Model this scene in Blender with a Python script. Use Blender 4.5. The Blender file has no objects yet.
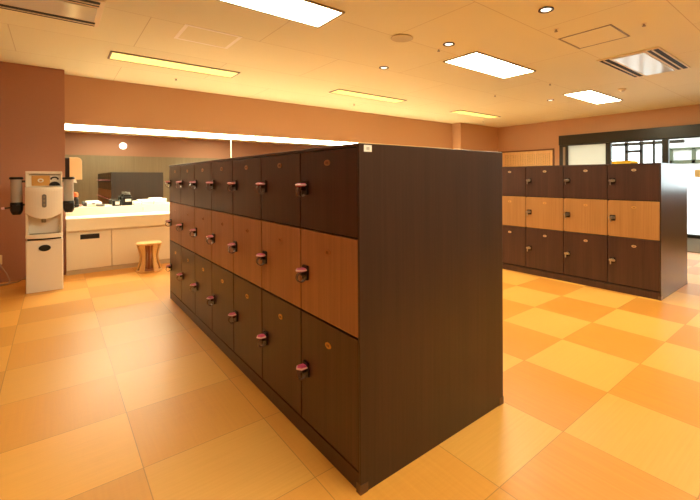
import bpy, bmesh, math, random
from mathutils import Vector, Matrix
random.seed(7)
S = bpy.context.scene
COL = S.collection
PI = math.pi

# ------------------------------------------------------------------ helpers
class MB:
    def __init__(s): s.bm = bmesh.new()
    def box(s, x0, x1, y0, y1, z0, z1, mi=0):
        v = [s.bm.verts.new(p) for p in ((x0,y0,z0),(x1,y0,z0),(x1,y1,z0),(x0,y1,z0),(x0,y0,z1),(x1,y0,z1),(x1,y1,z1),(x0,y1,z1))]
        for f in ((0,3,2,1),(4,5,6,7),(0,1,5,4),(1,2,6,5),(2,3,7,6),(3,0,4,7)):
            s.bm.faces.new([v[i] for i in f]).material_index = mi
        return s
    def loft(s, rings, mi=0, cap=True, closed=False):
        R = [[s.bm.verts.new(p) for p in r] for r in rings]
        n = len(R[0])
        pairs = list(zip(R, R[1:])) + ([(R[-1], R[0])] if closed else [])
        for a, b in pairs:
            for i in range(n):
                j = (i+1) % n
                s.bm.faces.new((a[i], a[j], b[j], b[i])).material_index = mi
        if cap and not closed:
            s.bm.faces.new(R[0][::-1]).material_index = mi
            s.bm.faces.new(R[-1]).material_index = mi
        return s
    def prism(s, poly, a, b, axis='z', mi=0):
        # poly in the plane normal to axis; x -> (y,z), y -> (x,z), z -> (x,y)
        def P(p, t):
            return {'x': (t,p[0],p[1]), 'y': (p[0],t,p[1]), 'z': (p[0],p[1],t)}[axis]
        return s.loft([[P(p,a) for p in poly], [P(p,b) for p in poly]], mi)
    def cyl(s, p0, p1, r0, r1=None, n=20, mi=0):
        r1 = r0 if r1 is None else r1
        p0, p1 = Vector(p0), Vector(p1)
        d = (p1-p0).normalized(); u = d.orthogonal().normalized(); w = d.cross(u)
        ring = lambda c, r: [c + (u*math.cos(2*PI*i/n) + w*math.sin(2*PI*i/n))*r for i in range(n)]
        return s.loft([ring(p0,r0), ring(p1,r1)], mi)
    def lathe(s, prof, c=(0,0,0), n=28, mi=0):
        c = Vector(c)
        return s.loft([[c+Vector((r*math.cos(2*PI*i/n), r*math.sin(2*PI*i/n), z)) for i in range(n)] for r, z in prof], mi)
    def tube(s, pts, r, n=8, closed=False, mi=0):
        pts = [Vector(p) for p in pts]; rings = []
        m = len(pts); up = None
        for i, p in enumerate(pts):
            a = pts[(i-1) % m] if (closed or i > 0) else p
            b = pts[(i+1) % m] if (closed or i < m-1) else p
            d = (b-a).normalized()
            if up is None: up = d.orthogonal().normalized()
            up = (up - d*up.dot(d)).normalized()
            w = d.cross(up)
            rings.append([p + (up*math.cos(2*PI*k/n) + w*math.sin(2*PI*k/n))*r for k in range(n)])
        return s.loft(rings, mi, closed=closed)
    def build(s, name, mats, parent=None, loc=(0,0,0), bevel=0, smooth=False, seg=2):
        bmesh.ops.recalc_face_normals(s.bm, faces=s.bm.faces)
        me = bpy.data.meshes.new(name); s.bm.to_mesh(me); s.bm.free()
        for m in (mats if isinstance(mats, (list, tuple)) else [mats]): me.materials.append(m)
        o = bpy.data.objects.new(name, me); COL.objects.link(o); o.location = loc
        if parent: o.parent = parent
        if smooth:
            for p in me.polygons: p.use_smooth = True
            me.set_sharp_from_angle(angle=math.radians(38))
        if bevel:
            b = o.modifiers.new('bevel', 'BEVEL'); b.width = bevel; b.segments = seg
            b.limit_method = 'ANGLE'; b.angle_limit = math.radians(40)
        return o

def tag(o, label, cat, group=None):
    o['label'] = label; o['category'] = cat
    if group: o['group'] = group
    return o
def thing(name, label, cat, loc=(0,0,0), group=None):
    o = bpy.data.objects.new(name, None); COL.objects.link(o); o.location = loc
    o.empty_display_size = 0.1
    return tag(o, label, cat, group)
def struct(o):
    o['kind'] = 'structure'; return o
def sempty(name, loc=(0,0,0)):
    o = bpy.data.objects.new(name, None); COL.objects.link(o); o.location = loc
    return struct(o)
def copy_tree(o, parent=None):
    c = o.copy(); COL.objects.link(c)
    if parent: c.parent = parent
    for ch in list(o.children): copy_tree(ch, c)
    return c
def rrect(x0, x1, y0, y1, r, n=5, corners=(1,1,1,1)):
    out = []
    for k, (cx, cy, a) in enumerate(((x1-r,y1-r,0),(x0+r,y1-r,90),(x0+r,y0+r,180),(x1-r,y0+r,270))):
        if corners[k]:
            for i in range(n+1):
                t = math.radians(a + 90*i/n); out.append((cx+r*math.cos(t), cy+r*math.sin(t)))
        else:
            out.append([(x1,y1),(x0,y1),(x0,y0),(x1,y0)][k])
    return out
def ellipse(cx, cy, rx, ry, n=24):
    return [(cx+rx*math.cos(2*PI*i/n), cy+ry*math.sin(2*PI*i/n)) for i in range(n)]

# ------------------------------------------------------------------ materials
def lin(c):
    return tuple((x/12.92 if x <= 0.04045 else ((x+0.055)/1.055)**2.4) for x in [v/255 for v in c]) + (1,)
def nt(m): return m.node_tree.nodes, m.node_tree.links
def mat(name, col, rough=0.5, metal=0.0, spec=0.5, noise=0.0, nscale=30, coat=0):
    m = bpy.data.materials.new(name); m.use_nodes = True
    N, L = nt(m); b = N['Principled BSDF']
    b.inputs['Base Color'].default_value = lin(col)
    b.inputs['Roughness'].default_value = rough; b.inputs['Metallic'].default_value = metal
    b.inputs['Specular IOR Level'].default_value = spec
    if coat: b.inputs['Coat Weight'].default_value = coat
    if noise:
        tc = N.new('ShaderNodeTexCoord'); no = N.new('ShaderNodeTexNoise'); no.inputs['Scale'].default_value = nscale
        no.inputs['Detail'].default_value = 4
        L.new(tc.outputs['Object'], no.inputs['Vector'])
        mx = N.new('ShaderNodeMix'); mx.data_type = 'RGBA'
        c = lin(col)
        mx.inputs[6].default_value = tuple(v*(1-noise) for v in c[:3])+(1,)
        mx.inputs[7].default_value = tuple(min(1, v*(1+noise)) for v in c[:3])+(1,)
        L.new(no.outputs['Fac'], mx.inputs[0]); L.new(mx.outputs[2], b.inputs['Base Color'])
    return m
def wood(name, c1, c2, rough=0.4, axis=2, scale=1.0, spec=0.5, fine=90):
    m = bpy.data.materials.new(name); m.use_nodes = True
    N, L = nt(m); b = N['Principled BSDF']
    tc = N.new('ShaderNodeTexCoord'); oi = N.new('ShaderNodeObjectInfo')
    ad = N.new('ShaderNodeVectorMath'); ad.operation = 'MULTIPLY_ADD'
    mul = N.new('ShaderNodeVectorMath'); mul.operation = 'SCALE'
    L.new(oi.outputs['Location'], mul.inputs[0]); mul.inputs['Scale'].default_value = 3.7
    add = N.new('ShaderNodeVectorMath'); add.operation = 'ADD'
    L.new(tc.outputs['Object'], add.inputs[0]); L.new(mul.outputs[0], add.inputs[1])
    mp = N.new('ShaderNodeMapping')
    sc = [fine*scale]*3; sc[axis] = 1.6*scale
    mp.inputs['Scale'].default_value = sc
    L.new(add.outputs[0], mp.inputs['Vector'])
    no = N.new('ShaderNodeTexNoise'); no.inputs['Scale'].default_value = 1.0; no.inputs['Detail'].default_value = 5
    no.inputs['Roughness'].default_value = 0.65
    L.new(mp.outputs[0], no.inputs['Vector'])
    mp2 = N.new('ShaderNodeMapping'); sc2 = [14*scale]*3; sc2[axis] = 0.8*scale; mp2.inputs['Scale'].default_value = sc2
    L.new(add.outputs[0], mp2.inputs['Vector'])
    no2 = N.new('ShaderNodeTexNoise'); no2.inputs['Scale'].default_value = 1.0; no2.inputs['Detail'].default_value = 3
    L.new(mp2.outputs[0], no2.inputs['Vector'])
    mm = N.new('ShaderNodeMix'); mm.data_type = 'FLOAT'; mm.inputs[0].default_value = 0.4
    L.new(no.outputs['Fac'], mm.inputs[2]); L.new(no2.outputs['Fac'], mm.inputs[3])
    cr = N.new('ShaderNodeValToRGB')
    cr.color_ramp.elements[0].position = 0.34; cr.color_ramp.elements[0].color = lin(c1)
    cr.color_ramp.elements[1].position = 0.66; cr.color_ramp.elements[1].color = lin(c2)
    L.new(mm.outputs[0], cr.inputs[0]); L.new(cr.outputs[0], b.inputs['Base Color'])
    b.inputs['Roughness'].default_value = rough; b.inputs['Specular IOR Level'].default_value = spec
    bp = N.new('ShaderNodeBump'); bp.inputs['Strength'].default_value = 0.06; bp.inputs['Distance'].default_value = 0.002
    L.new(no.outputs['Fac'], bp.inputs['Height']); L.new(bp.outputs[0], b.inputs['Normal'])
    return m
def emit(name, col, strength):
    m = bpy.data.materials.new(name); m.use_nodes = True
    N, L = nt(m); b = N['Principled BSDF']
    b.inputs['Base Color'].default_value = (0.8,0.8,0.8,1)
    b.inputs['Emission Color'].default_value = (*col, 1); b.inputs['Emission Strength'].default_value = strength
    return m
def glass(name, tint=(0.93,0.97,0.95)):
    m = bpy.data.materials.new(name); m.use_nodes = True
    N, L = nt(m); N.remove(N['Principled BSDF']); out = N['Material Output']
    t = N.new('ShaderNodeBsdfTransparent'); t.inputs[0].default_value = (*tint,1)
    g = N.new('ShaderNodeBsdfGlossy'); g.inputs['Roughness'].default_value = 0.02
    lw = N.new('ShaderNodeFresnel'); lw.inputs['IOR'].default_value = 1.45
    mx = N.new('ShaderNodeMixShader'); L.new(lw.outputs[0], mx.inputs[0]); L.new(t.outputs[0], mx.inputs[1]); L.new(g.outputs[0], mx.inputs[2])
    L.new(mx.outputs[0], out.inputs[0]); return m
def frosted(name):
    m = bpy.data.materials.new(name); m.use_nodes = True
    N, L = nt(m); N.remove(N['Principled BSDF']); out = N['Material Output']
    t = N.new('ShaderNodeBsdfTranslucent'); t.inputs[0].default_value = (0.62,0.60,0.50,1)
    d = N.new('ShaderNodeBsdfDiffuse'); d.inputs[0].default_value = (0.8,0.8,0.74,1)
    mx = N.new('ShaderNodeMixShader'); mx.inputs[0].default_value = 0.3
    L.new(t.outputs[0], mx.inputs[1]); L.new(d.outputs[0], mx.inputs[2]); L.new(mx.outputs[0], out.inputs[0]); return m
def mirror_mat(name):
    m = bpy.data.materials.new(name); m.use_nodes = True
    N, L = nt(m); b = N['Principled BSDF']
    b.inputs['Base Color'].default_value = (0.80,0.82,0.74,1); b.inputs['Metallic'].default_value = 1; b.inputs['Roughness'].default_value = 0.01
    return m

GX, GY = 0.2652, 0.8718           # a corner of the half-metre floor grid
def floor_mat():
    m = bpy.data.materials.new('checker_floor'); m.use_nodes = True
    N, L = nt(m); b = N['Principled BSDF']
    tc = N.new('ShaderNodeTexCoord'); sp = N.new('ShaderNodeSeparateXYZ'); L.new(tc.outputs['Object'], sp.inputs[0])
    def M(op, a, bb=None, c=None):
        n = N.new('ShaderNodeMath'); n.operation = op
        for i, v in enumerate((a, bb, c)):
            if v is None: continue
            if isinstance(v, (int, float)): n.inputs[i].default_value = v
            else: L.new(v, n.inputs[i])
        return n.outputs[0]
    u = M('DIVIDE', M('SUBTRACT', sp.outputs[0], GX), 0.5); v = M('DIVIDE', M('SUBTRACT', sp.outputs[1], GY), 0.5)
    fu, fv = M('FLOOR', u), M('FLOOR', v)
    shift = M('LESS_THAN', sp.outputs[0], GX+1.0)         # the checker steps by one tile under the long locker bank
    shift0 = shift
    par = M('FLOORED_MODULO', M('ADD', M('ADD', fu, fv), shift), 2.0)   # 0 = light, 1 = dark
    par = M('MULTIPLY', par, M('MULTIPLY_ADD', shift0, -0.42, 1.0))     # vanity-side dark tiles lightened in colour to offset the weaker light there
    # the cut strip beside the locker bank is laid in one even tone
    strip = M('MULTIPLY', M('GREATER_THAN', sp.outputs[0], GX+0.5), shift0)
    par = M('ADD', M('MULTIPLY', par, M('SUBTRACT', 1.0, strip)), M('MULTIPLY', strip, 0.6))
    # grain: along x on light tiles, along y on dark ones
    def grain(sx, sy, off):
        mp = N.new('ShaderNodeMapping'); mp.inputs['Scale'].default_value = (sx, sy, 1); mp.inputs['Location'].default_value = (off, off*2, 0)
        L.new(tc.outputs['Object'], mp.inputs[0])
        no = N.new('ShaderNodeTexNoise'); no.inputs['Scale'].default_value = 1; no.inputs['Detail'].default_value = 2; no.inputs['Roughness'].default_value = 0.5
        L.new(mp.outputs[0], no.inputs['Vector']); return no.outputs['Fac']
    g1, g2 = grain(3, 80, 0), grain(80, 2, 5)
    def ramp(f, a, c):
        r = N.new('ShaderNodeValToRGB'); r.color_ramp.elements[0].position = 0.12; r.color_ramp.elements[1].position = 0.88
        r.color_ramp.elements[0].color = lin(a); r.color_ramp.elements[1].color = lin(c); L.new(f, r.inputs[0]); return r.outputs[0]
    light, dark = ramp(g1, LT1, LT2), ramp(g2, DK1, DK2)
    mx = N.new('ShaderNodeMix'); mx.data_type = 'RGBA'; L.new(par, mx.inputs[0]); L.new(light, mx.inputs[6]); L.new(dark, mx.inputs[7])
    # tile to tile tone variation
    cb = N.new('ShaderNodeCombineXYZ'); L.new(fu, cb.inputs[0]); L.new(fv, cb.inputs[1])
    wn = N.new('ShaderNodeTexWhiteNoise'); wn.noise_dimensions = '2D'; L.new(cb.outputs[0], wn.inputs['Vector'])
    hv = N.new('ShaderNodeHueSaturation'); L.new(mx.outputs[2], hv.inputs['Color'])
    L.new(M('MULTIPLY_ADD', wn.outputs['Value'], 0.14, 0.93), hv.inputs['Value'])
    # seams
    eu = M('ABSOLUTE', M('SUBTRACT', M('FRACT', u), 0.5)); ev = M('ABSOLUTE', M('SUBTRACT', M('FRACT', v), 0.5))
    seam = M('GREATER_THAN', M('MAXIMUM', eu, ev), 0.4965)
    m2 = N.new('ShaderNodeMix'); m2.data_type = 'RGBA'; L.new(M('MULTIPLY', seam, 0.45), m2.inputs[0])
    L.new(hv.outputs[0], m2.inputs[6]); m2.inputs[7].default_value = lin((120,70,30))
    L.new(m2.outputs[2], b.inputs['Base Color'])
    gg = N.new('ShaderNodeMix'); gg.data_type = 'FLOAT'; L.new(par, gg.inputs[0]); L.new(g1, gg.inputs[2]); L.new(g2, gg.inputs[3])
    L.new(M('MULTIPLY_ADD', gg.outputs[0], 0.22, 0.26), b.inputs['Roughness'])
    b.inputs['Specular IOR Level'].default_value = 0.5
    bp = N.new('ShaderNodeBump'); bp.inputs['Strength'].default_value = 0.12; bp.inputs['Distance'].default_value = 0.001
    L.new(gg.outputs[0], bp.inputs['Height']); L.new(bp.outputs[0], b.inputs['Normal'])
    return m
def ceiling_mat(col, seamcol):
    m = bpy.data.materials.new('ceiling_boards'); m.use_nodes = True
    N, L = nt(m); b = N['Principled BSDF']
    tc = N.new('ShaderNodeTexCoord'); mp = N.new('ShaderNodeMapping')
    mp.inputs['Location'].default_value = (-0.615-0.91*0, -0.93, 0); L.new(tc.outputs['Object'], mp.inputs[0])
    br = N.new('ShaderNodeTexBrick'); L.new(mp.outputs[0], br.inputs['Vector'])
    br.offset = 0.5; br.offset_frequency = 2
    br.inputs['Scale'].default_value = 1; br.inputs['Brick Width'].default_value = 1.82; br.inputs['Row Height'].default_value = 0.95
    br.inputs['Mortar Size'].default_value = 0.0035; br.inputs['Mortar Smooth'].default_value = 0.2
    br.inputs['Color1'].default_value = lin(col); br.inputs['Color2'].default_value = lin(tuple(c-4 for c in col)); br.inputs['Mortar'].default_value = lin(seamcol)
    L.new(br.outputs['Color'], b.inputs['Base Color']); b.inputs['Roughness'].default_value = 0.75
    return m

LT1, LT2 = (226,165,74), (237,177,88)
DK1, DK2 = (205,134,48), (219,152,62)
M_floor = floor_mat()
M_ceil = ceiling_mat((238,231,196), (208,194,154))
M_wall = mat('terracotta_wall', (198,156,122), 0.75, noise=0.04, nscale=60)
M_pier = mat('clay_wall', (174,126,104), 0.75, noise=0.04, nscale=60)
M_panel = wood('taupe_panelling', (128,110,88), (144,125,102), 0.5)
M_dark = wood('dark_walnut', (56,33,26), (80,50,40), 0.38)
M_darkend = wood('dark_walnut_end', (46,27,20), (64,41,32), 0.36)
M_darkend2 = wood('lacquered_walnut_end', (46,28,22), (64,42,33), 0.36)
for mm_, cw, cr_ in ((M_darkend,.15,.3),(M_darkend2,.9,.2)):
    mm_.node_tree.nodes['Principled BSDF'].inputs['Coat Weight'].default_value = cw
    mm_.node_tree.nodes['Principled BSDF'].inputs['Coat Roughness'].default_value = cr_
M_mid = wood('teak_veneer', (154,108,76), (178,130,94), 0.42)
M_mid2 = wood('golden_teak_veneer', (160,114,64), (182,133,80), 0.40)
M_gold2 = mat('pale_brass_plate', (232,214,170), 0.3, 0.7)
M_goldw = mat('worn_brass_plate', (214,164,96), 0.35, 0.5)
M_gap = mat('dark_gap', (24,17,14), 0.7)
M_gold = mat('brass_plate', (214,170,96), 0.32, 0.9)
M_woodplate = mat('bronze_plate', (176,122,84), 0.4, 0.35)
M_dimplate = mat('dim_bronze_plate', (196,150,110), 0.3, 1.0)
M_plateink = mat('plate_ink', (128,84,44), 0.5)
M_steel = mat('brushed_steel', (190,184,172), 0.28, 1.0)
M_black = mat('black_plastic', (26,22,20), 0.35)
M_lock = mat('dark_lock_metal', (58,46,42), 0.3, 0.8)
M_pink = mat('pink_plastic', (212,80,124), 0.3)
M_pale = mat('pale_pink_plastic', (248,206,212), 0.25)
M_band = mat('smoky_vinyl', (112,88,82), 0.25)
M_white = mat('white_enamel', (240,232,220), 0.35)
M_cream = mat('cream_laminate', (238,221,192), 0.4)
M_top = mat('white_worktop', (244,238,224), 0.25)
M_cup = mat('smoky_cup_tube', (176,166,158), 0.2)
M_grey = mat('grey_plastic', (120,116,112), 0.4)
M_frame = mat('dark_bronze_frame', (44,40,34), 0.35, 0.3)
M_alu = mat('grey_frame', (150,138,118), 0.5)
M_ivory = mat('ivory_trim', (240,224,190), 0.5)
M_slot = mat('vent_slot', (30,22,16), 0.7)
M_stool = wood('pale_stool_wood', (206,158,92), (226,182,116), 0.45)
M_redwood = wood('reddish_wood', (146,88,52), (168,106,66), 0.45)
M_board = wood('pale_board', (226,186,124), (238,204,146), 0.5)
M_ink = mat('ink', (70,44,20), 0.7)
M_boardframe = wood('brown_board_frame', (98,58,34), (122,76,46), 0.45, axis=1)
M_paper = mat('white_paper', (240,238,232), 0.7)
M_towel = mat('white_towel', (248,246,240), 0.9, noise=0.03, nscale=200)
M_yellow = mat('yellow_cloth', (232,186,40), 0.8)
M_mat = mat('grey_doormat', (112,98,74), 0.9, noise=0.12, nscale=300)
M_beige = mat('beige_plastic', (236,210,164), 0.45)
M_orange = mat('orange_plastic', (204,110,60), 0.4)
M_cord = mat('grey_cord', (186,160,140), 0.5)
M_goldsign = mat('amber_sign', (214,160,84), 0.5)
M_outside = mat('outside_paving', (214,212,206), 0.8)
M_outwall = mat('outside_white_wall', (236,236,232), 0.8)
M_mirror = mirror_mat('silvered_glass')
M_glass = glass('clear_glass')
M_frost = frosted('frosted_glass')
WARM = (1.0, 0.94, 0.63)
E_main = emit('warm_diffuser', WARM, 21)
E_cove = emit('cove_tube', (1.0,0.90,0.66), 18)
E_yell = emit('amber_diffuser', (1.0,0.74,0.18), 1.2)
E_yell.node_tree.nodes['Principled BSDF'].inputs['Base Color'].default_value = lin((150,130,60))
E_down = emit('downlight_bulb', (1.0,0.90,0.74), 1.6)
E_round = emit('round_lamp_glass', (1.0,0.93,0.86), 4)

# ------------------------------------------------------------------ room shell
XL, XR, YF, HC = -2.6, 9.1, -0.7, 2.5
YB, YP, YM = 6.55, 6.28, 6.95          # bulkhead face, pier face, mirror plane
XP0, XP1 = 0.10, 7.55
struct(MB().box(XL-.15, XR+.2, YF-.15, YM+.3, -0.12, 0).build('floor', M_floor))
struct(MB().box(XL-.15, XR+.2, YF-.15, YM+.3, HC, HC+.15).build('ceiling', M_ceil))
struct(MB().box(XL-.15, XL, YF-.15, YM+.3, 0, HC).build('wall_left', M_wall))
struct(MB().box(XL, XR, YF-.15, YF, 0, HC).build('wall_front', M_pier))
struct(MB().box(XL, XR, YF, YF+.03, 0, 1.86).build('trim_1', M_panel))
struct(MB().box(XP0, XP1, YM+.012, YM+.3, 0, HC).build('wall_back', M_wall))
struct(MB().box(XL, XP0, YP, YM+.3, 0, HC).build('wall_back_left', M_pier))
struct(MB().box(XP1, XR, YP, YM+.3, 0, HC).build('wall_back_right', M_wall))
struct(MB().box(XP0, XP1, YB, YM+.012, 1.885, HC).build('trim_2', M_wall))          # bulkhead over the mirror
# right wall around the glazing
WY1, WZ = 4.56, 2.13
b = MB(); b.box(XR, XR+.2, WY1, YP, 0, HC).box(XR, XR+.2, YF-.15, WY1, WZ, HC).box(XR, XR+.2, YF-.15, 1.2, 0, 0.88).box(XR, XR+.2, YF-.15, YF+.25, .88, WZ)
struct(b.build('wall_right', M_wall))
struct(MB().box(XR-.005, XR+.003, YF, 1.2, 0, 0.88).build('trim_3', M_panel))
struct(MB().box(XR-.06, XR+.12, YF+.2, WY1, 1.905, WZ).build('trim_4', M_frame, bevel=.004))   # header beam

def glazed(name, y0, y1, z0, z1, post0, post1, pane_mat, rail=.07, top=0.0):
    w = sempty(name, (XR, (y0+y1)/2, z0))
    f = MB(); dy = (y1-y0)/2
    f.box(-.03, .06, -dy, -dy+post0, 0, z1-z0).box(-.03, .06, dy-post1, dy, 0, z1-z0)
    f.box(-.03, .06, -dy+post0, dy-post1, 0, rail)
    f.box(-.03, .06, -dy+post0, dy-post1, z1-z0-.02, z1-z0)
    f.build('window_frame', M_frame, w, bevel=.004)
    MB().box(.008, .018, -dy+post0, dy-post1, rail, z1-z0-.02).build('pane', pane_mat, w)
    return w
wf = glazed('window_1', 3.475, 4.56, 0, 1.905, .05, .20, M_frost)
MB().box(-.036, -.03, .395, .45, .0, 1.86).build('inner_stile', M_alu, wf)
d1 = glazed('door_1', 2.42, 3.475, 0, 1.905, .06, .05, M_glass)
d2 = glazed('door_2', 1.2, 2.42, 0, 1.905, .06, .05, M_glass)
glazed('window_2', -.45, 1.2, .88, 1.905, .06, .06, M_glass, rail=.05)
MB().cyl((-.05,-.40,.95), (-.05,-.40,1.15), .011, n=10).box(-.05,-.03,-.405,-.395,.96,.98).box(-.05,-.03,-.405,-.395,1.12,1.14).build('door_handle', M_steel, d1)
# the porch outside
struct(MB().box(XR+.2, 22, -9, 16, -.14, -.02).build('trim_5', M_outside))
sc = sempty('door_3', (11.6, 3.6, 0))
f = MB()
for y0, y1 in ((-.28,-.235), (-.01,.06), (.34,.415)):
    f.box(-.03, .04, y0, y1, -.02, 2.3)
f.box(-.03, .04, .0, .40, 1.79, 1.86).box(-.03, .04, -.9, 1.6, 1.98, 2.06)
f.build('window_frame', M_frame, sc, bevel=.004)
struct(MB().box(12.64, 12.8, 1.25, 3.3, -.02, 3.2).build('trim_8', M_outwall))
sc2 = sempty('window_3', (12.6, 2.3, 0))
f = MB()
f.box(-.03,.04,-.9,.96,1.50,1.59).box(-.03,.04,-.9,.96,1.86,1.92)
for y in (-.85,-.2,.39,.89): f.box(-.03,.04,y,y+.08,1.5,1.9)
f.build('window_frame', mat('olive_frame',(86,92,70),.5), sc2, bevel=.004)

# ------------------------------------------------------------------ mirror, cove light, vanity
tag(MB().box(XP0, 2.292, YM, YM+.012, .79, 1.885).build('mirror', M_mirror), 'left wall mirror panel above the vanity, reflecting the end of the locker bank', 'mirror', None)
tag(MB().box(2.300, XP1, YM, YM+.012, .79, 1.885).build('mirror', M_mirror), 'long wall mirror panel right of the pale vertical joint, mostly behind the long locker bank', 'mirror', None)
struct(MB().box(2.292, 2.300, YM-.003, YM+.012, .79, 1.885).build('trim_6', M_ivory))
cl = thing('cove_light', 'long glowing light strip under the wall ledge above the mirror', 'light', (XP0, YB, 1.885))
MB().box(.01, XP1-XP0-.01, .02, .36, -.012, 0).build('diffuser', E_cove, cl)
MB().box(0, XP1-XP0, .0, .02, -.014, 0).build('edge_trim', M_ivory, cl)

YV = 6.14
wt = thing('vanity_worktop', 'long white vanity worktop with beige front edge and raised back ledge below the mirror', 'worktop', (XP0, YV, .535))
LW = XP1-XP0
MB().box(.001, LW-.001, 0.0, .025, 0, .147).build('apron', M_cream, wt, bevel=.004)
MB().box(.001, LW-.001, .0, .56, .147, .150).box(.001, LW-.001, .025, .56, .12, .147).build('counter_slab', M_top, wt)
MB().box(.001, LW-.001, .54, YM-YV-.001, .150, .255).build('back_ledge', M_top, wt, bevel=.004)
so = MB().prism(rrect(-.022,.022,-.035,.035,.008), -.004, 0, 'y').build('socket_plate', M_white, wt, loc=(.965-XP0, .54, .178+.02), bevel=.001)
MB().prism(ellipse(0,.012,.007,.006,12), -.006, -.003, 'y').prism(ellipse(0,-.014,.007,.006,12), -.006, -.003, 'y').build('socket_hole', M_grey, so)
def vanity_unit(x0, x1, label, slot=None):
    t = thing('vanity_cabinet', label, 'cabinet', (x0, 6.2, 0), 'cabinets under the vanity worktop')
    w = x1-x0
    MB().box(0.001, w-.001, 0.012, .45, .055, .534).build('body', M_cream, t)
    MB().box(0.001, w-.001, .0, .40, 0, .052).build('plinth', mat('beige_plinth',(200,176,140),.5), t)
    if slot:
        MB().box(.003, w-.003, -.012, .012, .058, .530).build('front_panel', M_cream, t, bevel=.002)
        s0, s1 = slot
        fl = MB().box(s0-x0, s1-x0, -.020, -.012, .425, .485).build('waste_flap', M_black, t, bevel=.003)
        fl['label'] = 'black waste slot flap'
        MB().box(s0-x0+.012, s1-x0-.012, -.023, -.020, .437, .473).build('flap_lid', M_slot, fl, bevel=.001)
    else:
        MB().box(.003, w-.003, -.012, .012, .058, .530).build('front_panel', M_cream, t, bevel=.002)
    return t
vanity_unit(XP0, .551, 'narrow beige vanity cabinet with a black waste slot, beside the water dispenser', (.235,.425))
vanity_unit(.551, 1.95, 'wide plain beige vanity cabinet directly behind the wooden stool')
struct(MB().box(1.955, XP1, 6.2, 6.65, 0, .533).build('trim_7', M_cream))

# items on the vanity ledge (top at z = .79)
ZL = .79
hd = thing('hair_dryer', 'white and dark grey hair dryer lying on the vanity ledge', 'hair dryer', (.42, 6.78, ZL))
MB().cyl((-.09,0,.035),(.05,0,.035),.033,.036).cyl((.05,0,.035),(.075,0,.035),.036,.024).build('body', M_white, hd, smooth=True, bevel=.003)
MB().cyl((-.13,0,.035),(-.09,0,.035),.024,.030).build('nozzle', M_black, hd, smooth=True)
MB().tube([(.02,-.03,.022),(.05,-.075,.018),(.09,-.12,.018)],.017,10).build('handle', M_grey, hd, smooth=True)
MB().prism(ellipse(0,0,.02,.009,14), -.04, -.03,'y').build('switch', M_black, hd, loc=(-.02,0,.04))
b1 = thing('amenity_box', 'low black box with a white label on the vanity ledge', 'box', (.66, 6.74, ZL), 'black boxes on the vanity ledge')
MB().box(-.052,.052,-.04,.04,0,.075).build('body', M_black, b1, bevel=.004)
MB().box(-.02,.028,-.0415,-.04,.018,.062).build('paper_label', M_paper, b1)
b2 = thing('amenity_box', 'tall stepped black box with a white label on the vanity ledge', 'box', (.782, 6.76, ZL), 'black boxes on the vanity ledge')
MB().box(-.06,.06,-.05,.05,0,.12).box(-.035,.05,.0,.05,.12,.15).build('body', M_black, b2, bevel=.004)
MB().box(-.025,.045,-.0515,-.05,.055,.092).build('paper_label', M_paper, b2)
MB().box(-.022,.04,.008,.042,.15,.185).build('lid', M_grey, b2, bevel=.004)
def towel(loc, sx, sy, h, label):
    t = thing('folded_towel', label, 'towel', loc, 'white folded towels on the vanity ledge')
    b = MB(); n = max(2, int(round(h/.02))); lh = h/n
    for i in range(n):
        b.prism(rrect(-sy/2, sy/2, i*lh+.0005, (i+1)*lh-.0005, lh*.42, 4), -sx/2+.004*(i % 2), sx/2-.003*((i+1) % 2), 'x')
    b.build('terry_cloth', M_towel, t, smooth=True)
    return t
towel((.905,6.76,ZL), .09, .14, .040, 'small low folded white towel beside the tall black box')
towel((1.03,6.79,ZL), .145, .16, .060, 'middle folded white towel on the vanity ledge')
towel((1.19,6.79,ZL), .165, .17, .080, 'tallest folded white towel on the vanity ledge, against the locker bank outline')
pb = thing('pump_bottle', 'dark bottle with an orange top in the vanity corner behind the cup tube', 'bottle', (.215, 6.72, ZL))
MB().lathe([(.026,0),(.03,.006),(.03,.10),(.024,.125),(.014,.132),(.014,.14)]).build('body', M_black, pb, smooth=True)
MB().lathe([(.02,.14),(.024,.145),(.024,.185),(.018,.195)]).build('cap', M_orange, pb, smooth=True)
td = thing('towel_dispenser', 'beige rounded paper towel box mounted beside the mirror on the corner wall', 'dispenser', (XP0-.003, 6.6, 1.16))
MB().box(0,.05,-.06,.06,.01,.28).build('back_plate', M_lock, td, bevel=.004)
MB().prism(rrect(.05,.175,0,.285,.05,6,(1,0,0,0)), -.085, .085, 'y').build('cover', M_beige, td, bevel=.005)
MB().prism([(.075,-.035),(.125,-.045),(.115,.0),(.085,.0)], -.05, -.03, 'y').build('paper', M_paper, td)

# ------------------------------------------------------------------ wooden stool
st = thing('wooden_stool', 'round pale wooden stool with curved legs in front of the vanity', 'stool', (.905, 5.83, 0))
MB().lathe([(.125,.335),(.136,.340),(.138,.352),(.132,.362),(.0005,.362)], n=36).build('seat', M_stool, st, smooth=True)
def stool_leg(a):
    rings = []
    for i in range(13):
        t = i/12; z = .012 + t*.325
        r = .132 - .034*math.sin(PI*t)**1.1 - .008*t
        hw = .017 + .017*abs(t-.5)*2
        c, s = math.cos(a), math.sin(a)
        P = lambda rr, w: (c*rr - s*w, s*rr + c*w, z)
        rings.append([P(r+.009,-hw),P(r+.009,hw),P(r-.009,hw),P(r-.009,-hw)])
    return MB().loft(rings)
for k in range(5): stool_leg(2*PI*k/5 + math.radians(-64)).build('leg', M_stool, st, bevel=.003)
b = MB()
n = 36
ringp = lambda r, z: [(r*math.cos(2*PI*i/n), r*math.sin(2*PI*i/n), z) for i in range(n)]
b.loft([ringp(.112,0), ringp(.143,0), ringp(.143,.020), ringp(.112,.020)], closed=True)
b.build('base_ring', M_stool, st, bevel=.003)
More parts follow.
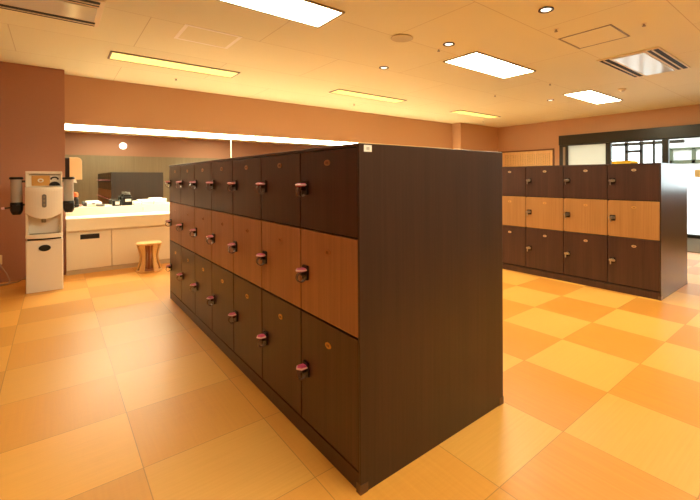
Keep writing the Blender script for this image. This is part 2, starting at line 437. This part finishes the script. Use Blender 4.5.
for k in range(3):
    a = 2*PI*k/3 + .3
    x, y = .045*math.cos(a), .045*math.sin(a)
    MB().cyl((x,y,.03),(x,y,.336),.016,n=12).build('inner_post', M_redwood, st, smooth=True)
MB().lathe([(.116,.012),(.116,.026),(.0005,.036)],n=30).build('lower_shelf', M_redwood, st)

# ------------------------------------------------------------------ water dispenser and cups
wd = thing('water_dispenser', 'white drinking water dispenser on its cabinet against the terracotta pier', 'water dispenser', (-.082, 5.49, 0))
W = .147
cb = MB().prism(rrect(-W, W, 0, .42, .012, 3), .0, .535, 'z').build('base_cabinet', M_white, wd, bevel=.003)
MB().prism(ellipse(.0,.452,.048,.033), -.006, 0, 'y').build('oval_badge', M_black, cb, bevel=.002)
MB().box(-W+.012, W-.012, .03, .40, .535, .556).build('tray_shadow_gap', M_slot, wd)  # dark filler: the shadow under the drip tray is put into its colour
bb = MB().box(-W+.002, W-.002, .07, .42, .556, 1.09)
bb.box(-W+.002, -W+.022, -.0, .10, .58, .88).box(W-.022, W-.002, -.0, .10, .58, .88)
bb.build('body', M_white, wd, bevel=.006)
def bow(y0, bulge, x0, x1, yb, n=14):
    p = []
    for i in range(n+1):
        t = i/n; x = x0+(x1-x0)*t
        p.append((x, y0 - bulge*(1-(2*t-1)**2)))
    return p + [(x1, yb), (x0, yb)]
MB().prism(bow(.0,.045,-W,W,.16), .556, .598, 'z').build('drip_tray', M_white, wd, bevel=.005)
MB().box(-W+.03, W-.03, .0, .095, .598, .603).build('tray_grille', M_alu, wd)
# bowed front cover with a curved lower lip
rings = []
for j in range(15):
    t = j/14
    z0 = lambda x: .820 - .062*(1-(x/W)**2)
    zz = []
    pl = bow(-.005, .055, -W, W, .12)
    rings.append([(x, y + (.012*max(0,(t-.85)/.15)**2 if y < .1 else 0) , z0(x)+(1.088-z0(x))*t) for x, y in pl])
cv = MB().loft(rings).build('front_cover', M_white, wd, bevel=.004)
pd = MB().prism(rrect(-.018,.018,-.068,.068,.0175,6), -.069, -.050, 'y').build('button_panel', M_grey, cv, loc=(.0,0,.945), bevel=.002)
for dz in (-.040,0,.040):
    MB().prism(ellipse(0,dz,.009,.011,16), -.072, -.067, 'y').build('push_button', M_alu, pd, bevel=.001)
MB().prism(ellipse(0,0,.018,.010,16), .0, .05, 'z').build('spout', M_alu, wd, loc=(-.006,.03,.715))
hp = MB(); hp.box(-W+.002, W-.002, .06, .42, 1.09, 1.25)
hp.box(-W+.002, W-.002, .045, .06, 1.225, 1.25).box(-W+.002, -W+.016, .045, .06, 1.09, 1.225).box(W-.016, W-.002, .045, .06, 1.09, 1.225)
hp = hp.build('top_panel', M_white, wd, bevel=.003)
sg = MB().box(-.098, .045, .052, .06, 1.100, 1.205).build('sign_card', M_goldsign, hp)
MB().prism(ellipse(-.028,1.155,.024,.020), .048, .053, 'y').build('sign_mark', M_paper, sg)
MB().prism(ellipse(-.028,1.153,.013,.011), .045, .049, 'y').build('sign_centre', M_goldsign, sg)
MB().box(-.118, .128, .054, .06, 1.209, 1.220).build('dark_strip', M_alu, hp)
em = MB()                                                    # a dark abstract emblem: an arc over a dark mound
arc = [(.082+.036*math.cos(a), 1.165+.030*math.sin(a)) for a in [PI*i/12 for i in range(13)]] + [(.082+.022*math.cos(a), 1.162+.020*math.sin(a)) for a in [PI*(12-i)/12 for i in range(13)]]
em.prism(arc, .050, .0595, 'y')
em.prism([(.082+.046*math.cos(PI*i/12), 1.100+.042*math.sin(PI*i/12)) for i in range(13)], .048, .0595, 'y')
em.build('emblem', M_black, hp)
def cups(side, label):
    x = -.082 + side*(W+.052) - (.016 if side < 0 else 0)
    t = thing('cup_dispenser', label, 'cup dispenser', (x, 5.60, .805), 'paper cup tubes beside the water dispenser')
    MB().lathe([(.044,.125),(.044,.365)],n=28).build('cup_tube', M_cup, t, smooth=True)
    MB().lathe([(.052,.362),(.054,.366),(.054,.380),(.048,.386)],n=28).build('lid', M_black, t, smooth=True)
    b = MB().lathe([(.030,.0),(.042,.02),(.05,.05),(.05,.118),(.047,.127)],n=28)
    b.box(-.03,.03,-.058,-.02,.035,.10)
    b.build('release_base', M_black, t, smooth=True)
    lv = MB().cyl((side*.045,-.01,.075),(side*.095,-.01,.07),.008,n=10).build('lever', M_black, t)
    MB().cyl((side*.088,-.01,.0705),(side*.112,-.01,.068),.013,n=14).build('lever_knob', M_pale, lv, bevel=.003)
    xa, xb = sorted((-side*(0.0538 + (.016 if side < 0 else 0)), -side*.02))
    for z0, nm in ((.09,'lower_bracket'),(.33,'upper_bracket')):
        MB().box(xa, xb, -.015, .015, z0, z0+.022).build(nm, M_black, t)
cups(-1, 'left cup tube with black lid and lever, left of the water dispenser')
cups(1, 'right cup tube with black lid and lever, between the water dispenser and the vanity')
ol = thing('wall_outlet', 'pale wall outlet low on the pier behind the water dispenser', 'outlet', (-.49, YP-.008, .26))
MB().prism(rrect(-.035,.035,-.055,.055,.008), 0, .008, 'y').build('face_plate', M_ivory, ol)
MB().box(-.018,.018,-.03,.0,-.02,.02).build('plug', M_ivory, ol, bevel=.003)
tag(MB().tube([(-.49,6.245,.25),(-.46,6.20,.20),(-.415,6.16,.12),(-.385,6.13,.04),(-.40,6.10,.008),(-.46,6.06,.007),(-.54,6.05,.007),(-.58,6.08,.007),(-.5,6.13,.007),(-.40,6.14,.008),(-.32,6.10,.02),(-.26,6.0,.07),(-.21,5.915,.13)],.006,8).build('power_cord', M_cord, smooth=True),
    'pale power cord looping on the floor from the wall outlet to the water dispenser', 'cord')

# ------------------------------------------------------------------ locker banks
ROWS = [(.078,.571),(.571,.943),(.943,1.285)]
ROWS2 = [(.078,.558),(.558,.932),(.932,1.285)]
HB = 1.297
LOCKZ = [.322,.752,1.128]; PLATEZ = [.482,.864,1.231]
M_guard = mat('corner_metal', (112,92,78), 0.35, 0.7)
def plate_mesh(kind):
    b = MB()
    if kind == 1: b.prism(ellipse(0,0,.022,.0125), -.003, 0, 'x')
    else: b.prism(ellipse(0,0,.022,.0125), -.003, 0, 'x')
    b.prism(rrect(-.008,-.002,-.005,.005,.0015,2), -.004, -.003, 'x', 1).prism(rrect(.002,.008,-.005,.005,.0015,2), -.004, -.003, 'x', 1)
    return b
def make_door(bank, row, w, round_mid, silver, rows):
    z0, z1 = rows[row]
    h = (z1-z0)-.008
    cs = (1,0,0,1) if (round_mid and row == 1) else (0,0,0,0)     # lock side is +y
    poly = rrect(-w/2, w/2, -h/2, h/2, .018, 4, cs)
    d = MB().prism(poly, -.018, 0, 'x').build('door', (M_mid2 if silver else M_mid) if row == 1 else M_dark, bank, bevel=.0015)
    zc = (z0+z1)/2
    p = plate_mesh(row).build('number_plate', [((M_goldw if silver else M_woodplate) if row == 1 else (M_gold2 if silver else (M_gold if row == 0 else M_dimplate))), M_plateink], d, loc=(-.018,-.012,PLATEZ[row]-zc))
    lk = MB()
    if silver:
        lk.prism(rrect(-.026,.026,-.032,.026,.006), -.006, 0, 'x')
        lk.cyl((-.006,0,0),(-.030,0,0),.016,.014,18,1)
        lk.prism(rrect(-.034,.024,-.011,.011,.008), -.040, -.028, 'x', 1)
        lk.box(-.034,-.028,.006,.018,-.045,-.005,1)
        lk = lk.build('lock', [M_lock, M_steel], d, loc=(-.018, w/2-.047, LOCKZ[row]-zc), bevel=.0012)
    else:
        lk.prism(rrect(-.024,.024,-.034,.030,.006), -.008, 0, 'x')
        lk.cyl((-.008,0,0),(-.026,0,0),.015,.013,18)
        lk = lk.build('lock', M_lock, d, loc=(-.018, w/2-.047, LOCKZ[row]-zc), bevel=.0015)
    return d
def bank(label, loc, depth, pitch, cols, round_mid, silver, endmat):
    t = thing('locker_bank', label, 'lockers', loc)
    L = cols*pitch + .018
    c = MB()
    c.box(.004, depth-.004, .012, L-.012, .07, HB-.012)
    c.build('carcass', M_gap, t)
    MB().box(.012, depth-.012, .004, L-.004, 0, .07).build('plinth', M_dark, t)
    for y0, y1 in ((0,.012),(L-.012,L)):
        MB().box(-.018, depth, y0, y1, 0, HB).build('end_panel', endmat, t, bevel=.002)
    MB().box(-.018, depth, .012, L-.012, HB-.012, HB).build('top_panel', M_dark, t, bevel=.0015)
    MB().box(depth-.004, depth, .012, L-.012, .0, HB-.012).build('back_panel', M_dark, t)
    MB().box(-.014, .012, .012, L-.012, .0, .070).build('toe_board', M_dark, t, bevel=.002)
    for x in (-.018, depth):
        sgn = 1 if x < .1 else -1
        g = MB()
        xa = x - sgn*.002
        g.prism([(xa,-.002),(xa+sgn*.036,-.002),(xa+sgn*.012,-.002+.0)][:2]+[(xa+sgn*.036,0),(xa,0)], 0, .036, 'z')
        g.box(min(xa,xa+sgn*.002), max(xa,xa+sgn*.002), 0, .025, 0, .036)
        g.build('corner_guard', M_guard, t, bevel=.0006)
    w = pitch-.008; rows = ROWS2 if silver else ROWS
    for row in range(3):
        proto = None
        for k in range(cols):
            y = .009 + pitch*(k+.5); z = sum(rows[row])/2
            if proto is None: d = proto = make_door(t, row, w, round_mid, silver, rows)
            else: d = copy_tree(proto, t)
            d.location = (0, y, z)
    return t
P1, P2 = .4487, .4650
BX, BY = .8657, 1.1835
B1 = bank('long dark walnut locker bank with teak middle row and pink keys, mid room', (BX, BY, 0), .887, P1, 7, False, False, M_darkend)
stk = MB().box(.004,.040,-.0015,0,1.266,1.291).build('paper_sticker', M_paper, B1); stk['label'] = 'small white sticker at the top corner of the end panel'
MB().box(.015,.029,-.0020,-.0015,1.273,1.284).build('sticker_print', mat('pale_grey_print',(196,190,186),.7), stk)
B2 = bank('dark walnut locker bank with orange teak middle doors, near the glazed entrance', (4.335, 1.186, 0), .87, P2, 7, True, True, M_darkend2)

# keys with pink tags in the locks of the long bank
def make_key():
    t = thing('locker_key', 'x', 'key', (0,0,0), 'pink wristband keys in the long locker bank')
    hexp = [(.024*math.cos(PI/3*i), .024*math.sin(PI/3*i)) for i in range(6)]
    tg = MB().prism(hexp, .004, .018, 'z').build('tag', M_pink, t, bevel=.004)
    rim = [(.0245*math.cos(PI/3*i), .0245*math.sin(PI/3*i), .011) for i in range(6)]
    MB().tube(rim, .0042, 6, True).build('rim', M_pale, tg)
    MB().box(-.004, .016, -.004, .004, -.006, .006).build('key_blade', M_steel, t)
    rings = []
    for i in range(20):
        a = 2*PI*i/20; c, q = math.cos(a), math.sin(a)
        pt = lambda rr, y: (-.002+(.021+rr)*c, y, -.020+(.022+rr)*q)
        rings.append([pt(.002,-.009), pt(.002,.009), pt(-.002,.009), pt(-.002,-.009)])
    MB().loft(rings, closed=True).build('wristband', M_band, t, bevel=.0008)
    return t
ORD = ['first','second','third','fourth','fifth','sixth','seventh']
RN = ['bottom dark row','middle teak row','top dark row']
key = None
for row in range(3):
    for k in range(7):
        o = make_key() if key is None else copy_tree(key)
        if key is None: key = o
        y = BY + .009 + P1*(k+.5) + (P1-.005)/2 - .047
        o.location = (BX-.018-.022, y, LOCKZ[row])
        end = 'nearest' if k == 0 else ('farthest' if k == 6 else ORD[k])
        o['label'] = ('pink tagged key in the %s locker of the %s' % (end, RN[row])) if k in (0,6) else ('pink tagged key in the %s locker from the near end, %s' % (end, RN[row]))
tag(MB().prism(rrect(-.09,.09,0,.03,.012,4), -.10, .10, 'x').build('folded_cloth', M_yellow, loc=(4.47, 1.55, HB), smooth=True), 'yellow folded cloth lying on top of the lockers near the entrance', 'cloth')

# ------------------------------------------------------------------ right wall: notice board, mat, paper
nb = thing('notice_board', 'pale wooden notice board in a brown frame beside the glazed entrance', 'notice board', (XR-.03, 5.43, 1.10))
MB().box(.012,.03,-.70,.70,.02,.72).build('panel', M_board, nb)
f = MB(); f.box(0,.03,-.735,.735,.71,.745).box(0,.03,-.735,.735,0,.03).box(0,.03,-.735,-.70,.03,.71).box(0,.03,.70,.735,.03,.71)
f.build('frame', M_boardframe, nb, bevel=.003)
tx = MB()
for i in range(26):
    y = -.62 + i*.049
    z = .65 - random.random()*.02
    tall = i < 2
    while z > .10:
        hgt = random.uniform(.018,.034); ww = random.uniform(.012,.02)*(1.2 if tall else .8)
        tx.box(.0105,.012,y-ww/2,y-ww/2+.004,z-hgt,z).box(.0105,.012,y-ww/2,y+ww/2,z-hgt*.5-.002,z-hgt*.5+.002)
        if random.random() < .6: tx.box(.0105,.012,y+ww/2-.004,y+ww/2,z-hgt,z-hgt*.3)
        z -= hgt + random.uniform(.012,.02)
tx.build('lettering', M_ink, nb)
tag(MB().prism(rrect(7.40,9.02,.55,2.42,.03,4), 0, .012, 'z').build('door_mat', M_mat, bevel=.003), 'wide grey-brown mat on the floor inside the glazed entrance', 'mat')
tag(MB().box(-.0015,.0015,-.14,.10,0,.14).build('paper_notice', mat('beige_paper',(232,206,150),.7), loc=(XR+.004,1.86,1.15)), 'beige paper notice on the entrance glass at the right photo edge', 'notice')
rl = thing('wall_lamp', 'round white wall lamp seen in the left mirror panel', 'lamp', (1.60, YF, 2.17))
MB().cyl((0,0,0),(0,.02,0),.10,n=32).build('base', M_white, rl)
MB().cyl((0,.02,0),(0,.06,0),.095,.07,n=32).build('globe', E_round, rl, smooth=True)

# ------------------------------------------------------------------ ceiling fixtures
def light_panel(x0, x1, y0, y1, label, name, em_, group, drop=.012, frame=.018):
    t = thing(name, label, 'ceiling light', ((x0+x1)/2, (y0+y1)/2, HC), group)
    a, c = (x1-x0)/2, (y1-y0)/2
    f = MB()
    f.box(-a-frame,a+frame,-c-frame,-c,-drop,0).box(-a-frame,a+frame,c,c+frame,-drop,0).box(-a-frame,-a,-c,c,-drop,0).box(a,a+frame,-c,c,-drop,0)
    f.build('frame', M_alu, t)
    MB().box(-a,a,-c,c,-drop+.003,-.001).build('diffuser', em_, t)
    return t
G1 = 'bright rectangular ceiling lights'; G2 = 'dim amber ceiling lights along the mirror wall'
light_panel(.53,1.76,2.68,3.06,'bright ceiling light panel at the top left above the locker bank','ceiling_light',E_main,G1)
light_panel(3.41,4.57,2.62,3.06,'bright ceiling light panel in the upper middle beyond the locker bank','ceiling_light',E_main,G1)
light_panel(6.26,7.50,2.65,3.06,'farthest bright ceiling light panel near the entrance wall','ceiling_light',E_main,G1)
light_panel(.47,1.765,5.05,5.34,'dim amber ceiling light above the left end of the vanity','ceiling_light',E_yell,G2)
light_panel(3.26,4.60,5.05,5.30,'dim amber ceiling light in the middle of the mirror wall row','ceiling_light',E_yell,G2)
light_panel(6.13,7.45,5.10,5.36,'dim amber ceiling light in the far corner of the room','ceiling_light',E_yell,G2)
# two unseen panels, added to brighten the floor nearest the camera
light_panel(.53,1.76,.10,.48,'added unseen ceiling light panel above the photographer','ceiling_light',E_main,G1)
light_panel(3.41,4.57,.22,.66,'added unseen ceiling light panel beyond the top right of the photo','ceiling_light',E_main,G1)

def hatch(x0,x1,y0,y1,m,label,w):
    t = thing('access_hatch', label, 'hatch', ((x0+x1)/2,(y0+y1)/2,HC), 'ceiling access hatches')
    a, c = (x1-x0)/2, (y1-y0)/2; f = MB()
    f.box(-a,a,-c,-c+w,-.004,0).box(-a,a,c-w,c,-.004,0).box(-a,-a+w,-c+w,c-w,-.004,0).box(a-w,a,-c+w,c-w,-.004,0)
    f.build('frame', m, t)
    MB().box(-a+w,a-w,-c+w,c-w,-.0025,-.0005).build('cover', M_ivory2, t)
M_ivory2 = mat('hatch_cover', (238,231,196), 0.75)
M_hframe = mat('hatch_frame', (255,250,240), 0.4)
hatch(.865,1.355,3.755,4.20,M_hframe,'square ceiling hatch with a pale frame at the upper left', .03)
hatch(3.70,4.155,1.39,1.87,M_alu,'square ceiling hatch with a thin grey frame at the upper right', .016)
def aircon(x0,x1,y0,y1,label):
    t = thing('ceiling_air_conditioner', label, 'air conditioner', ((x0+x1)/2,(y0+y1)/2,HC), 'flush ceiling air conditioners')
    a, c = (x1-x0)/2, (y1-y0)/2
    MB().box(-a,a,-c,c,-.012,0).build('fascia', M_ivory, t, bevel=.004)
    MB().box(-a+.04,a-.04,-c+.15,c-.15,-.020,-.012).build('intake_panel', mat('gloss_grey_panel',(224,226,222),.15), t, bevel=.004)
    for s in (-1,1):
        y = s*(c-.07)
        sl = MB().box(-a+.03,a-.03,y-.05,y+.05,-.015,-.011).build('air_slot', M_slot, t)
        MB().box(-a+.03,a-.03,y-.006,y+.010,-.020,-.0125).build('louver', M_ivory, sl)
aircon(4.72,5.90,1.31,1.93,'flush ceiling air conditioner with two dark slots at the upper right')
aircon(-.95,.30,3.66,4.30,'flush ceiling air conditioner with two dark slots at the top left corner')
def downlight(x, y, label):
    t = thing('downlight', label, 'downlight', (x, y, HC), 'small round downlights')
    b = MB(); n = 28
    ring = lambda r, z: [(r*math.cos(2*PI*i/n), r*math.sin(2*PI*i/n), z) for i in range(n)]
    b.loft([ring(.058,0), ring(.060,-.006), ring(.050,-.009), ring(.042,-.002)], cap=False)
    b.build('trim_ring', M_lock, t, smooth=True)
    MB().cyl((0,0,-.001),(0,0,-.004),.038,n=24).build('bulb', E_down, t)
downlight(2.98,1.604,'round downlight nearest the top edge of the photo')
downlight(3.00,2.644,'round downlight just left of the middle bright ceiling panel')
downlight(3.037,3.714,'round downlight straight above the far part of the locker bank')
downlight(6.546,3.445,'small round downlight beside the farthest bright ceiling panel')
sm = thing('smoke_detector', 'small round smoke detector right of the farthest bright ceiling panel', 'smoke detector', (6.574,2.316,HC))
MB().lathe([(.055,0),(.058,-.012),(.048,-.022)]).build('base', M_ivory, sm, smooth=True)
MB().lathe([(.035,-.022),(.032,-.042),(.018,-.048)]).build('sensor_cap', M_white, sm, smooth=True)
M_alu2 = mat('speaker_rim', (204,190,158), .6)
spk = thing('ceiling_speaker', 'round flush ceiling speaker grille left of the middle bright panel', 'speaker', (2.528,2.818,HC))
MB().lathe([(.105,0),(.108,-.004),(.098,-.007)],n=36).build('rim', M_alu2, spk, smooth=True)
MB().lathe([(.098,-.003),(.097,-.008)],n=36).build('grille', mat('speaker_mesh',(206,196,164),.8,noise=.2,nscale=400), spk)
def sprinkler(x, y, label):
    t = thing('ceiling_sprinkler', label, 'sprinkler', (x, y, HC+.002), 'ceiling sprinkler heads')
    MB().lathe([(.024,0),(.024,-.004),(.012,-.008)],n=18).build('rosette', M_ivory, t, smooth=True)
    MB().lathe([(.007,-.006),(.007,-.022),(.016,-.024),(.016,-.027)],n=14).build('nozzle', M_alu, t, smooth=True)
for x, y, l in ((1.238,5.889,'tiny ceiling sprinkler above the vanity beside the left amber light'),
                (4.122,5.902,'tiny ceiling sprinkler between the middle amber light and the mirror wall'),
                (5.442,3.81,'tiny ceiling sprinkler between the middle bright panel and the far amber light'),
                (3.036,2.816,'tiny ceiling sprinkler between the speaker and the middle bright panel'),
                (5.382,2.84,'tiny ceiling sprinkler between the middle and farthest bright panels'),
                (3.441,1.757,'tiny ceiling sprinkler just left of the grey framed hatch'),
                (3.908,1.20,'tiny ceiling sprinkler above and right of the grey framed hatch'),
                (7.744,5.762,'tiny ceiling sprinkler in the far corner by the pier')):
    sprinkler(x, y, l)

# ------------------------------------------------------------------ world and camera
w = bpy.data.worlds.new('sky'); S.world = w; w.use_nodes = True
bg = w.node_tree.nodes['Background']; bg.inputs[0].default_value = (0.90,0.95,1.0,1); bg.inputs[1].default_value = 3.6

cd = bpy.data.cameras.new('camera'); cam = bpy.data.objects.new('camera', cd); COL.objects.link(cam); S.camera = cam
f_, px_, py_, roll, yaw, pitch = 395.78, 393.53, 179.47, .0046, .7083, -.0053
F0 = Vector((math.sin(yaw), math.cos(yaw), 0)); Rt = Vector((math.cos(yaw), -math.sin(yaw), 0)); U0 = Vector((0,0,1))
Fw = F0*math.cos(pitch) + U0*math.sin(pitch); Up = U0*math.cos(pitch) - F0*math.sin(pitch)
cx = Rt*math.cos(roll) - Up*math.sin(roll); cy = Rt*math.sin(roll) + Up*math.cos(roll)
m = Matrix((cx, cy, -Fw)).transposed().to_4x4(); m.translation = (0,0,1.17); cam.matrix_world = m
cd.sensor_fit = 'HORIZONTAL'; cd.sensor_width = 36; cd.lens = f_/700*36
cd.shift_x = (350-px_)/700; cd.shift_y = -(250-py_)/700
cd.clip_start = .02; cd.clip_end = 100

S.view_settings.view_transform = 'Standard'; S.view_settings.look = 'None'
S.view_settings.exposure = 0.55; S.view_settings.gamma = 1.0; S.view_settings.use_curve_mapping = False
S.cycles.use_denoising = True
S.cycles.max_bounces = 10; S.cycles.diffuse_bounces = 6
